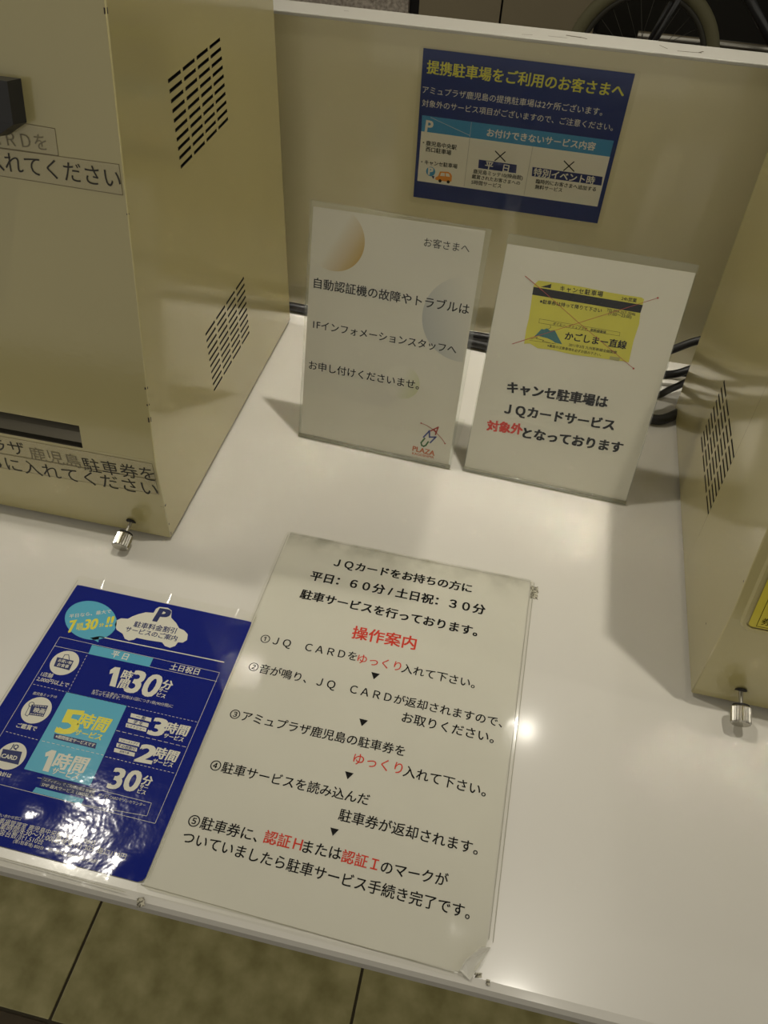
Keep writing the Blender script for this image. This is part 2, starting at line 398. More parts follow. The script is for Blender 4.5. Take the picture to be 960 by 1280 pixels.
  ['t','レイトショー','navy',[96.19,-112.16],[109.04,-112.13],{'b':0.02,'z':2}],
  ['p','white',[[94.93,-122.04],[110.03,-122.16],[110.68,-124.94],[95.64,-124.82]],{'z':1}],
  ['t','ファーストデイ','navy',[96.49,-123.52],[109.16,-123.46],{'b':0.02,'z':2}],
  ['p','white',[[94.97,-125.86],[110.0,-125.97],[110.65,-128.71],[95.68,-128.61]],{'z':1}],
  ['t','その他割引','navy',[96.53,-127.32],[109.13,-127.26],{'b':0.02,'z':2}],
  ['p','white',[[95.11,-129.62],[110.06,-129.71],[110.71,-132.43],[95.81,-132.35]],{'z':1}],
  ['t','前売り券','navy',[99.59,-131.05],[106.28,-131.01],{'b':0.02,'z':2}],
  ['t','4F・JQ CARDセゾンカウンター','white',[99.39,-162.01],[132.17,-161.72],{'z':2}],
  ['c','white',[29.54,-76.65],10.4,{'z':1}],
  ['c','white',[29.58,-116.51],10.31,{'z':1}],
  ['c','white',[30.93,-151.31],9.77,{'z':1}],
  ['p','navy',[[22.03,-73.47],[35.29,-73.48],[36.02,-81.61],[23.34,-81.12]],{'z':2}],
  ['l','navy',[[26.37,-73.45],[26.32,-70.24],[29.1,-69.54],[31.55,-73.22]],0.5,{'z':2}],
  ['t','お買い物','white',[24.16,-75.61],[34.74,-75.61],{'b':0.02,'z':3}],
  ['t','お食事','white',[25.31,-79.04],[34.12,-78.94],{'b':0.02,'z':3}],
  ['t','1店舗','white',[17.93,-89.01],[26.87,-88.84],{'b':0.01,'z':1}],
  ['t','2,000円以上で','white',[17.06,-93.36],[41.67,-93.08],{'b':0.01,'z':1}],
  ['t','鹿児島ミッテ10','white',[20.31,-104.76],[38.03,-103.67],{'z':1}],
  ['p','navy',[[24.13,-113.23],[35.82,-111.41],[36.86,-120.03],[26.27,-121.06]],{'z':2}],
  ['t','映画','white',[27.81,-116.63],[35.66,-116.07],{'b':0.02,'z':3}],
  ['l','white',[[25.51,-113.86],[26.29,-113.78]],0.5,{'z':3}],
  ['l','white',[[27.0,-120.03],[27.77,-119.95]],0.5,{'z':3}],
  ['l','white',[[27.23,-113.63],[28.0,-113.55]],0.5,{'z':3}],
  ['l','white',[[28.63,-119.86],[29.4,-119.77]],0.5,{'z':3}],
  ['l','white',[[28.94,-113.4],[29.71,-113.32]],0.5,{'z':3}],
  ['l','white',[[30.27,-119.69],[31.03,-119.6]],0.5,{'z':3}],
  ['l','white',[[30.66,-113.17],[31.43,-113.09]],0.5,{'z':3}],
  ['l','white',[[31.9,-119.52],[32.67,-119.43]],0.5,{'z':3}],
  ['l','white',[[32.37,-112.94],[33.14,-112.85]],0.5,{'z':3}],
  ['l','white',[[33.53,-119.35],[34.3,-119.26]],0.5,{'z':3}],
  ['l','white',[[34.08,-112.71],[34.86,-112.62]],0.5,{'z':3}],
  ['l','white',[[35.16,-119.18],[35.93,-119.09]],0.5,{'z':3}],
  ['o','navy',[23.95,-113.28],1.73,0.45,{'z':3}],
  ['l','navy',[[23.23,-114.54],[23.87,-121.65],[25.91,-122.21],[26.36,-119.97],[25.64,-116.41]],0.4,{'z':3}],
  ['t','ご鑑賞で','white',[22.54,-129.96],[37.09,-129.37],{'b':0.02,'z':1}],
  ['t','JQ','navy',[27.35,-145.3],[32.24,-145.11],{'b':0.03,'z':2}],
  ['p','navy',[[22.89,-148.07],[36.44,-146.98],[38.82,-155.94],[24.87,-156.08]],{'z':2}],
  ['t','CARD','white',[24.69,-152.51],[35.45,-152.07],{'b':0.03,'z':3}],
  ['t','会計は','white',[28.75,-164.09],[38.3,-163.89],{'b':0.02,'z':1}],
  ['t','●お問い合わせ窓口','white',[39.36,-189.27],[59.55,-188.06],{'z':1}],
  ['t','駐車場管理室 鹿児島中央駅/099-213-0643','white',[43.14,-192.01],[111.92,-190.9],{'z':1}],
  ['t','営業時間/8:30〜21:00(最終受付) 30分毎に150円','white',[45.22,-195.41],[134.14,-194.66],{'z':1}],
  ['t','収容台数/計1,510台','white',[47.34,-198.86],[80.47,-197.96],{'z':1}],
  ['t','(第1駐車場) 800台・4F〜最大料金(24時間)/1,500円','white',[62.33,-201.55],[119.16,-201.26],{'z':1}],
 ],
 'sign': [
  ['p','bluep',[[-0.36,-0.23],[189.04,-1.39],[189.34,-138.54],[0.1,-137.21]],{'z':0}],
  ['t','提携駐車場をご利用のお客さまへ','yellowd',[4.33,-15.01],[183.7,-16.04],{'b':0.022,'z':1}],
  ['t','アミュプラザ鹿児島の提携駐車場は2ケ所ございます。','white',[1.66,-34.5],[169.09,-35.19],{'z':1}],
  ['t','対象外のサービス項目がございますので、ご注意ください。','white',[2.08,-46.11],[181.8,-47.15],{'z':1}],
  ['p','cyanp',[[2.97,-57.22],[185.24,-58.6],[185.26,-73.22],[3.35,-71.85]],{'z':1}],
  ['p','white',[[3.35,-71.85],[185.26,-73.22],[185.26,-121.72],[3.04,-120.23]],{'z':1}],
  ['t','P','white',[7.38,-66.43],[13.98,-66.88],{'b':0.03,'z':2}],
  ['l','white',[[11.38,-58.17],[50.85,-70.09]],0.25,{'z':2}],
  ['l','white',[[50.86,-57.89],[51.06,-71.79]],0.35,{'z':2,'dash':[0.8,0.6]}],
  ['l','ink',[[51.12,-72.28],[51.08,-119.78]],0.35,{'z':2,'dash':[0.8,0.6]}],
  ['l','ink',[[112.13,-72.97],[111.88,-119.67]],0.35,{'z':2,'dash':[0.8,0.6]}],
  ['t','お付けできないサービス内容','white',[67.0,-65.19],[169.94,-65.81],{'b':0.022,'z':2}],
  ['t','・鹿児島中央駅','ink',[5.76,-82.09],[39.26,-82.76],{'b':0.022,'z':2}],
  ['t','西口駐車場','ink',[9.17,-87.77],[34.58,-88.44],{'b':0.022,'z':2}],
  ['t','・キャンセ駐車場','ink',[5.64,-100.65],[42.09,-100.69],{'b':0.022,'z':2}],
  ['c','cyanp',[15.87,-109.11],4.63,{'z':2}],
  ['t','P','white',[13.66,-108.87],[18.03,-108.83],{'b':0.05,'z':3}],
  ['p','navy',[[17.08,-113.5],[19.53,-116.41],[20.05,-113.11]],{'z':2}],
  ['p','orange',[[21.26,-114.29],[23.83,-112.61],[25.28,-107.88],[33.35,-107.1],[36.18,-108.32],[37.8,-110.77],[37.84,-116.14],[35.2,-117.03],[23.43,-116.97],[21.18,-116.46]],{'z':2}],
  ['p','white',[[25.69,-112.1],[26.76,-109.02],[30.27,-108.83],[30.59,-111.99]],{'z':3}],
  ['p','white',[[31.66,-111.85],[31.34,-108.69],[34.34,-108.83],[36.01,-111.81]],{'z':3}],
  ['c','ink',[26.18,-117.15],1.65,{'z':3}],
  ['c','ink',[34.67,-117.1],1.64,{'z':3}],
  ['l','ink',[[77.41,-81.54],[88.1,-89.86]],1.1,{'z':2}],
  ['l','ink',[[86.72,-81.14],[78.2,-90.35]],1.1,{'z':2}],
  ['l','ink',[[144.18,-82.44],[155.19,-90.68]],1.1,{'z':2}],
  ['l','ink',[[153.28,-82.03],[145.52,-91.17]],1.1,{'z':2}],
  ['p','navy',[[62.51,-91.32],[99.91,-91.68],[100.51,-99.9],[62.82,-99.58]],{'z':2}],
  ['t','平　日','white',[69.45,-95.6],[92.87,-96.72],{'b':0.022,'z':3}],
  ['p','navy',[[115.32,-91.75],[183.24,-92.39],[184.05,-100.83],[116.13,-100.46]],{'z':2}],
  ['t','特別イベント時','white',[117.43,-96.12],[176.72,-97.13],{'b':0.022,'z':3}],
  ['t','鹿児島ミッテ10(映画館)','ink',[58.53,-103.55],[107.75,-103.66],{'b':0.022,'z':2}],
  ['t','鑑賞されたお客さまへの','ink',[57.8,-108.4],[106.01,-108.92],{'b':0.022,'z':2}],
  ['t','5時間サービス','ink',[57.97,-113.99],[88.2,-114.24],{'b':0.022,'z':2}],
  ['t','臨時的にお客さまへ追加する','ink',[121.14,-104.78],[179.92,-105.06],{'b':0.022,'z':2}],
  ['t','無料サービス','ink',[121.38,-110.31],[147.98,-110.18],{'b':0.022,'z':2}],
 ],
 'stand1': [
  ['t','お客さまへ','ink',[98.85,201.57],[136.86,202.22],{'z':1}],
  ['t','自動認証機の故障やトラブルは','ink',[6.65,151.85],[144.72,153.21],{'z':1,'b':0.012}],
  ['t','1Fインフォメーションスタッフへ','ink',[8.14,114.53],[139.64,115.99],{'z':1,'b':0.012}],
  ['t','お申し付けくださいませ。','ink',[6.28,75.2],[111.39,76.58],{'z':1,'b':0.012}],
  ['l','red2',[[118.23,39.92],[123.48,38.89],[128.57,36.78],[133.51,33.51],[137.82,30.3],[140.81,27.47],[143.34,24.31]],0.55,{'z':1}],
  ['c','red2',[118.23,39.92],0.76,{'z':1}],
  ['c','red2',[143.34,24.31],0.76,{'z':1}],
  ['l','red2',[[128.3,34.2],[134.67,39.56],[133.16,31.54]],1.2,{'z':2}],
  ['l','red2',[[130.86,36.4],[134.01,33.63]],1.0,{'z':2}],
  ['l','navy2',[[122.47,26.24],[127.06,33.92],[127.96,27.52],[133.85,29.02],[129.52,21.99]],1.4,{'z':2}],
  ['l','green',[[123.64,25.24],[120.93,19.97],[121.94,17.34],[123.78,16.7],[125.71,18.23],[127.52,22.45]],1.5,{'z':2}],
  ['t','PLAZA','orange2',[113.79,12.32],[135.28,11.65],{'b':0.03,'z':1}],
  ['t','KAGOSHIMA','orange2',[113.96,6.99],[135.12,7.33],{'b':0.02,'z':1}],
 ],
 'stand2': [
  ['p','ticket',[[31.96,181.96],[49.73,182.78],[69.46,182.92],[91.81,182.25],[109.83,182.54],[116.85,182.74],[119.34,181.62],[119.42,176.71],[119.43,170.16],[120.88,161.16],[120.21,146.9],[121.24,128.51],[116.51,128.7],[108.61,128.14],[92.62,127.41],[73.85,126.31],[55.85,127.07],[43.63,126.14],[36.09,128.93],[31.48,127.78],[30.56,140.45],[30.82,150.11],[29.96,163.49],[28.94,176.2],[29.35,178.63]],{'z':1}],
  ['p','ink',[[29.2,176.24],[119.6,177.0],[119.36,170.41],[29.4,169.8]],{'z':2}],
  ['p','ink',[[35.01,177.24],[43.11,180.99],[43.37,177.5]],{'z':2}],
  ['t','キャンセ駐車場','ink',[51.02,178.95],[86.16,179.96],{'z':2,'b':0.02,'sp':1.2}],
  ['t','24h営業','ink',[101.64,179.42],[113.85,179.62],{'z':2,'b':0.02}],
  ['t','※駐車券は持って降りて下さい','ink',[36.92,165.66],[88.6,166.86],{'z':2,'b':0.02}],
  ['t','TEL099-257-2046','ink',[92.45,168.22],[115.85,168.59],{'z':2,'b':0.01}],
  ['t','(7:00〜23:00)','ink',[94.53,165.28],[113.44,165.51],{'z':2,'b':0.01}],
  ['l','ink',[[39.76,151.06],[107.63,152.0],[108.04,148.96],[39.96,147.68],[39.76,151.06]],0.22,{'z':2}],
  ['t','ダイエー、アミュプラザ、新幹線乗換','ink',[51.81,149.44],[96.52,149.94],{'z':2,'b':0.015}],
  ['p','teal',[[38.24,134.93],[40.81,138.89],[43.31,143.08],[45.4,142.91],[47.78,144.45],[50.88,142.83],[54.38,144.16],[58.63,138.75],[63.29,133.39],[57.09,133.6],[54.75,134.83],[50.36,136.09],[46.17,136.42],[41.97,136.74]],{'z':2}],
  ['l','ink',[[48.95,144.12],[50.67,145.54],[49.83,147.44]],0.3,{'z':2}],
  ['l','ink',[[36.36,132.77],[41.55,135.55],[40.46,134.23],[47.43,133.87],[46.26,132.95],[56.26,132.47]],0.3,{'z':2}],
  ['l','ink',[[35.5,131.63],[57.96,132.79]],0.22,{'z':2}],
  ['t','かごしまー直線','ink',[64.18,141.17],[115.51,142.33],{'z':2,'b':0.03}],
  ['t','2011年3月 九州新幹線全線開業','ink',[68.97,134.18],[109.52,134.85],{'z':2,'b':0.01}],
  ['t','※裏面の注意事項を必ずお読み下さい。','ink',[51.29,130.13],[97.23,130.54],{'z':2,'b':0.01}],
  ['p','greyp',[[104.93,130.91],[113.44,131.17],[112.94,128.0],[104.86,128.11]],{'z':2}],
  ['l','red3',[[20.48,183.67],[36.93,174.68]],0.55,{'z':4}],
  ['l','red3',[[36.93,174.68],[72.65,153.66],[126.41,124.21]],0.35,{'z':4}],
  ['l','red3',[[21.44,125.73],[40.08,135.97]],0.55,{'z':4}],
  ['l','red3',[[40.08,135.97],[72.65,153.66],[129.5,184.57]],0.35,{'z':4}],
  ['c','red3',[129.5,184.57],0.76,{'z':4}],
  ['c','red3',[126.41,124.21],0.8,{'z':4}],
  ['t','キャンセ駐車場は','ink',[25.32,87.25],[113.13,90.76],{'z':1,'b':0.044}],
  ['t','ＪＱカードサービス','ink',[26.95,66.54],[124.0,70.95],{'z':1,'b':0.044}],
  ['t','対象外','red',[14.31,48.05],[46.39,50.81],{'z':1,'b':0.044}],
  ['t','となっております','ink',[47.77,48.04],[136.12,52.58],{'z':1,'b':0.044}],
 ],
 'mup': [
  ['t','ＣＡＲＤを','inkf',[-96.96,218.59],[-49.01,219.92],{'z':1,'mincho':1}],
  ['t','入れてください','inkd',[-93.31,205.6],[-2.64,204.58],{'z':1,'mincho':1}],
 ],
 'mlo': [
  ['t','アミュプラザ','inkd',[-206.04,75.39],[-112.49,76.97],{'z':1,'mincho':1}],
  ['t','鹿児島','inkf',[-109.35,74.21],[-65.15,74.31],{'z':1,'mincho':1}],
  ['t','駐車券を','inkd',[-63.66,72.71],[-2.31,75.51],{'z':1,'mincho':1}],
  ['t','こちらに入れてください','inkd',[-185.7,55.82],[-2.83,58.92],{'z':1,'mincho':1}],
 ],
}


# ------------------------------------------------------------------ setting: floor, walls, ceiling
TILE_G = mat('green_grey_stone', (0.56, 0.51, 0.26), 0.4, coat=0.2, coat_rough=0.25, nscale=22, col2=(0.30, 0.27, 0.11))
TILE_B = mat('brown_stone', (0.10, 0.075, 0.045), 0.4, nscale=20, col2=(0.045, 0.032, 0.02))
GROUT = mat('dark_grout', (0.085, 0.072, 0.045), 0.8)
floor = tag(boxobj('floor', (-3.0, 3.2, -2.6, 4.6, -0.12, -0.003), GROUT), 'grey-green stone tiled floor under the counter', kind='structure')
tile_me = {}
for mname, m in (('g', TILE_G), ('b', TILE_B)):
    bm = bmesh.new(); addbox(bm, 0.002, 0.399, 0.002, 0.399, -0.003, 0.0, bev=0.0012)
    me = bpy.data.meshes.new('tile'); bm.to_mesh(me); bm.free(); me.materials.append(m); tile_me[mname] = me
for i in range(-4, 4):
    for j in range(-4, 3):
        t = bpy.data.objects.new('tile', tile_me['g' if j >= 0 else 'b']); COL.objects.link(t); t.parent = floor
        t.location = (-0.4375 + i * 0.401, 0.121 + j * 0.401, random.uniform(-0.0004, 0.0))
for i in range(-3, 5):
    for j in range(3, 11):
        t = bpy.data.objects.new('tile', tile_me['b']); COL.objects.link(t); t.parent = floor
        t.location = (-0.4375 + i * 0.401, 0.121 + j * 0.401, 0)
WALLM = mat('taupe_panel', (0.28, 0.235, 0.145), 0.5, noise=0.06, nscale=3)
GRAN = mat('speckled_granite', (0.62, 0.55, 0.46), 0.6, nscale=60, col2=(0.24, 0.20, 0.16))
BLKW = mat('dark_glass', (0.010, 0.009, 0.006), 0.25)
wallb = tag(boxobj('wall_back', (-3.0, 3.2, 4.42, 4.6, 0, 3.35), DARK), 'dark wall behind the counter clad in taupe panels', kind='structure')
for x0, x1, m, nm in ((-3.0, -2.1, WALLM, 'wall_panel'), (-2.1, -1.50, GRAN, 'granite_panel'), (-1.40, -0.775, GRAN, 'granite_panel'), (-0.72, -0.319, WALLM, 'wall_panel'), (-0.309, 0.14, WALLM, 'wall_panel'), (0.16, 1.4, BLKW, 'dark_panel'), (1.42, 3.2, BLKW, 'dark_panel')):
    boxobj(nm, (x0, x1, 4.38 if m is not BLKW else 4.40, 4.42, 0.0, 3.3), m, wallb)
ceil = tag(boxobj('ceiling', (-3.0, 3.2, -2.6, 4.6, TZ + CEIL + 0.012, TZ + CEIL + 0.1), mat('ceiling_white', (0.33, 0.32, 0.28), 0.8)), 'plain off-white ceiling with recessed downlights', kind='structure')
glow = bpy.data.materials.new('lamp_glow'); n_, l_ = nt(glow); n_.remove(n_['Principled BSDF'])
em = n_.new('ShaderNodeEmission'); em.inputs['Color'].default_value = (1, 0.93, 0.78, 1); em.inputs['Strength'].default_value = 60
l_.new(em.outputs[0], n_['Material Output'].inputs['Surface'])
WHT = ('over the counter beside the right machine', 'behind the back board', 'left of the counter, unseen, added as fill', 'far left in front of the counter, unseen, added as fill', 'in front of the counter toward the right, unseen, added as fill', 'far right of the counter, unseen, added as fill')
for i, (x, y, r, p) in enumerate(LAMPS):
    e = empty('ceiling_downlight', (x, y, TZ + CEIL + 0.012)); tag(e, 'round recessed ceiling downlight ' + WHT[i], 'lamp', 'recessed ceiling downlights')
    bm = bmesh.new()
    pr = [(r + 0.018, 0), (r + 0.018, -0.004), (r + 0.002, -0.006), (r + 0.002, 0)]
    lathe(bm, pr, 32); 
    for f in [f for f in bm.faces if len(f.verts) > 4]: bm.faces.remove(f)
    link('trim_ring', bm, CAPW, e, smooth=True)
    ld = bpy.data.lights.new('lamp_light', 'AREA'); ld.shape = 'DISK'; ld.size = 2 * r; ld.spread = R(36) if i == 0 else R(180); ld.energy = p; ld.color = (1.0, 0.94, 0.82)
    lo = bpy.data.objects.new('lamp_light', ld); COL.objects.link(lo); lo.parent = e; lo.location = (0, 0, -0.008)
    if i == 0: lo.rotation_euler = (R(3.0), R(9.5), 0)   # the fitting over the counter is swivelled a little towards the stands

# ------------------------------------------------------------------ counter
def E(name, x, y, z=0.0, rz=0.0): return empty(name, (x, y, TZ + z), rz)
cnt = E('counter', 0, 0.1145, -0.75); tag(cnt, 'white laminate counter with rounded front edge carrying the machines and notices', 'counter')
bm = bmesh.new(); addbox(bm, -0.95, 0.95, 0, 0.80, 0.728, 0.75, bev=0.006)
link('worktop', bm, WHITE, cnt)
for x in (-0.85, 0.85): boxobj('side_support', (x - 0.012, x + 0.012, 0.42, 0.78, 0.0, 0.728), WHITE, cnt)
boxobj('rear_apron', (-0.838, 0.838, 0.70, 0.72, 0.45, 0.728), WHITE, cnt)

bd = E('back_board', 0, 0.775); tag(bd, 'beige upright board with white top edge along the back of the counter', 'partition')
boxobj('board', (-0.95, 0.95, 0, 0.034, 0.0, 0.2985), BOARD, bd)
boxobj('edging', (-0.951, 0.951, -0.0008, 0.0348, 0.2985, 0.3018), CAPW, bd, bev=0.0008)
bm = bmesh.new()
def scuff(bm, x, y, L, a, w=0.0006, z=0.30188):
    thick_line(bm, [(x, y), (x + L * math.cos(a), y + L * math.sin(a))], w * 2.0, z, 0)
for (x, y, L, a, ww) in ((-0.035, .008, .009, .2, .0004), (-0.012, .012, .016, .0, .0004), (.004, .02, .012, -.15, .0012), (.016, .019, .006, -.5, .0008), (.085, .021, .010, -.9, .0005), (.10, .010, .02, .1, .0006), (.118, .012, .006, .9, .0008), (-.20, .02, .004, 0, .0004)):
    scuff(bm, x, y, L, a, ww)
link('scuff_mark', bm, mat('scuff', (0.10, 0.08, 0.05), 0.7), bd)['kind'] = 'stuff'

# ------------------------------------------------------------------ machines
MW, MD, MH = 0.262, 0.346, 0.43
KZ, KY, SL = 0.09, 0.0027, 0.2
def front_y(z): return KY * z / KZ if z <= KZ else KY + SL * (z - KZ)
def make_machine(sx, loc, rz, kx=0.0, ky=0.0, extra=None):
    """sx = -1: body runs to -x from its visible side, +1: to +x.  kx, ky: slight lean of the sheet-metal hood"""
    root = empty('ticket_validator', loc, rz)
    G = 0.004
    def tf(v):
        x, y, z = v
        return Vector((sx * x + kx * z, y + ky * z, z + (G if z < 0.001 else 0)))
    prof = [(0, 0), (KY, KZ), (front_y(MH), MH), (MD, MH), (MD, 0)]
    i = 0.0008
    # flat side with two blocks of ventilation slots cut through it
    bm = bmesh.new()
    def face(pts, mi=0):
        f = bm.faces.new([bm.verts.new(tf(p)) for p in pts]); f.material_index = mi; return f
    inner = [(i, i), (KY + i, KZ), (front_y(MH - i) + i, MH - i), (MD - i, MH - i), (MD - i, i)]
    y0, y1 = 0.1225, 0.2185
    vz = [(0.0675, 0.1285), (0.2655, 0.3235)]
    S = lambda y, z: (0, y, z)
    face([S(*inner[0]), S(y0, i), S(y0, MH - i), S(*inner[2]), S(*inner[1])])
    face([S(y1, i), S(*inner[4]), S(*inner[3]), S(y1, MH - i)])
    zs = [i, vz[0][0], vz[0][1], vz[1][0], vz[1][1], MH - i]
    for a, b in ((0, 1), (2, 3), (4, 5)): face([S(y0, zs[a]), S(y1, zs[a]), S(y1, zs[b]), S(y0, zs[b])])
    for (a, b) in vz:
        sh = 0.0024; pz = (b - a - sh) / 9; sl = 0.0210; py = (y1 - y0 - sl) / 3
        for r in range(10):
            z0 = a + r * pz; z1 = z0 + sh
            if r < 9: face([S(y0, z1), S(y1, z1), S(y1, z0 + pz), S(y0, z0 + pz)])
            for cidx in range(4):
                ya = y0 + cidx * py; yb = ya + sl
                if cidx < 3: face([S(yb, z0), S(ya + py, z0), S(ya + py, z1), S(yb, z1)])
                q = [(ya, z0), (yb, z0), (yb, z1), (ya, z1)]
                for k in range(4):
                    p, p2 = q[k], q[(k + 1) % 4]
                    face([(0, *p), (0, *p2), (0.0010, *p2), (0.0010, *p)], 1)  # slot walls coloured black for the shade inside, not enamel cream
    link('side_panel', bm, [CREAM, DARK], root)
    # hood: rounded sheet-metal shell (front, top, back, far side)
    bm = bmesh.new()
    def face(pts, mi=0):
        f = bm.faces.new([bm.verts.new(tf(p)) for p in pts]); f.material_index = mi; return f
    slot = (0.0595, 0.2025, 0.0895, 0.1095)
    def strip(p, q, x0, x1): face([(x0, *p), (x1, *p), (x1, *q), (x0, *q)])
    # rounded corners between side and the rest
    for a in range(5):
        p, q = prof[a], prof[(a + 1) % 5]; ip, iq = inner[a], inner[(a + 1) % 5]
        arc = []
        for s in range(4):
            th = s / 3 * math.pi / 2
            xx = i * (1 - math.cos(th)); w_ = math.sin(th)
            arc.append((xx, (ip[0] + (p[0] - ip[0]) * w_, ip[1] + (p[1] - ip[1]) * w_), (iq[0] + (q[0] - iq[0]) * w_, iq[1] + (q[1] - iq[1]) * w_)))
        for A, B in zip(arc, arc[1:]):
            f = face([(A[0], *A[1]), (A[0], *A[2]), (B[0], *B[2]), (B[0], *B[1])]); f.smooth = True
    strip(prof[0], prof[1], i, MW)
    sx0, sx1, sz0, sz1 = slot
    U = lambda z: (front_y(z), z)
    if sx < 0:
        strip(U(KZ - 0.0005), U(sz0), i, MW); strip(U(sz1), U(MH), i, MW)
        strip(U(sz0), U(sz1), i, sx0); strip(U(sz0), U(sz1), sx1, MW)
    else:
        strip(U(KZ), U(MH), i, MW)
    strip(prof[2], prof[3], i, MW); strip(prof[3], prof[4], i, MW); strip(prof[4], prof[0], i, MW)
    f = bm.faces.new([bm.verts.new(tf((MW, *p))) for p in prof])
    bmesh.ops.remove_doubles(bm, verts=bm.verts, dist=1e-6)
    bmesh.ops.recalc_face_normals(bm, faces=bm.faces)
    link('hood', bm, CREAM, root)
    # chassis painted black for the shade behind the slots
    bm = bmesh.new()
    addbox(bm, 0.012, MW - 0.01, 0.112, MD - 0.02, 0.01, MH - 0.03, f=lambda v: tf(v))
    link('dark_backing', bm, DARK, root)
    if sx < 0:
        bm = bmesh.new()
        # recessed ticket slot with a curved steel guide
        def fc(pts, mi=0):
            f = bm.faces.new([bm.verts.new(tf(p)) for p in pts]); f.material_index = mi; return f
        prf = []
        for s in range(9):
            t = s / 8; z = sz0 + (sz1 - sz0) * t
            prf.append((front_y(z) + 0.006 + 0.016 * math.sin(t * math.pi * 0.5), z))
        for A, B in zip(prf, prf[1:]):
            f = fc([(sx0, *A), (sx1, *A), (sx1, *B), (sx0, *B)], 0); f.smooth = True
        fc([(sx0, *U(sz1)), (sx1, *U(sz1)), (sx1, *prf[-1]), (sx0, *prf[-1])], 1)
        fc([(sx0, *U(sz0)), (sx1, *U(sz0)), (sx1, *prf[0]), (sx0, *prf[0])], 0)
        for xx in (sx0, sx1): 
            bm.faces.new([bm.verts.new(tf((xx, *p))) for p in [U(sz0)] + prf + [U(sz1)]]).material_index = 1
        link('ticket_slot', bm, [mat('slot_steel', (0.24, 0.22, 0.17), 0.32, metal=0.8), DARK], root)
    # rubber feet
    for fx in (0.03, MW - 0.03):
        for fy in (0.03, MD - 0.03):
            bm = bmesh.new(); lathe(bm, [(0.007, 0.0), (0.0085, 0.0041)], 12)
            link('rubber_foot', bm, RUBBER, root, loc=(sx * fx, fy, 0))
    # thumbscrew low on the front
    kxl, kz = (0.0340, 0.0150) if sx < 0 else (0.0312, 0.0185)
    ky0 = front_y(kz) + ky * kz
    bm = bmesh.new()
    lathe(bm, [(0.0042, 0.0002), (0.0042, 0.0006)], 20, mi=1, axis='y')
    lathe(bm, [(0.0016, 0.0), (0.0016, 0.0125)], 12, mi=0, axis='y')
    lathe(bm, [(0.0058, 0.0117), (0.0058, 0.0132)], 24, mi=1, axis='y')
    lathe(bm, [(0.0062, 0.0130), (0.0071, 0.0140), (0.0071, 0.0245), (0.0064, 0.0256)], 44, mi=0, axis='y', knurl=-0.11)
    link('thumbscrew', bm, [CHROME, DARK], root, loc=(sx * kxl + kx * kz, ky0, kz), rot=(R(14), 0, 0))['label'] = 'knurled chrome thumbscrew'
    return root, tf

TAPEL = mat('tape_outline', (0.16, 0.13, 0.07), 0.6)
def label_piece(items_poly, root, place, texts, base=0.0002):
    xs = [p[0] / 1000 for p in items_poly]; ys = [p[1] / 1000 for p in items_poly]
    bm = bmesh.new()
    bm.faces.new([bm.verts.new(place(x, y, base)) for x, y in zip(xs, ys)])
    lb = link('clear_label', bm, TAPE, root)
    bm = bmesh.new(); pts = [(x, y) for x, y in zip(xs, ys)]
    thick_line(bm, pts + [pts[0]], 0.00035, 0, 0)
    for v in bm.verts: v.co = place(v.co.x, v.co.y, base + 0.00003)
    link('label_edge', bm, TAPEL, lb)
    build_print(texts, lb, place, base + 0.00008)
    return lb

mL, tfL = make_machine(-1, (-0.2473, 0.388, TZ), 0.0)
tag(mL, 'cream metal ticket machine at left with ticket slot and worn black lettering', 'machine')
nl = math.hypot(SL, 1)
def PU(x, s, n): # upper front plane of left machine, outward normal (0,-1,SL)/nl
    return Vector((x, KY + SL * s / nl - n / nl, KZ + s / nl + n * SL / nl))
kl = math.hypot(KY, KZ)
def PL(x, s, n): return Vector((x, KY * s / kl - n * KZ / kl, KZ * s / kl + n * KY / kl))
label_piece([(-99.6, 230.4), (-42, 228.6), (-42.3, 213.4), (-101.7, 213.4)], mL, PU, PRINTS['mup'][:1])
label_piece([(-104.2, 212.8), (-2.6, 213.2), (-2.2, 195.4), (-105.9, 196.7)], mL, PU, PRINTS['mup'][1:])
label_piece([(-203, 86.5), (-2.6, 87.2), (-2.4, 70.4), (-203, 66.2)], mL, PL, PRINTS['mlo'][:3])
label_piece([(-190, 65.6), (-2.6, 69.8), (-2.4, 54.3), (-194, 49.0)], mL, PL, PRINTS['mlo'][3:])
bm = bmesh.new()
bx = [(-0.150, 0.222), (-0.0735, 0.2215), (-0.0600, 0.2300), (-0.0590, 0.2535), (-0.150, 0.2535)]
def ring(n, s): return [bm.verts.new(PU(-0.105 + (x + 0.105) * s, 0.2375 + (y - 0.2375) * s, n)) for x, y in bx]
r0, r1, r2 = ring(-0.001, 1.0), ring(0.012, 0.97), ring(0.0125, 0.78)
r3 = ring(0.004, 0.74)
for A, B in ((r0, r1), (r1, r2), (r2, r3)):
    for k in range(5): bm.faces.new((A[k], A[(k + 1) % 5], B[(k + 1) % 5], B[k]))
bm.faces.new(r3)
link('card_reader', bm, BLACKP, mL)
bm = bmesh.new() # chips in the enamel along the front edge, down to dark metal
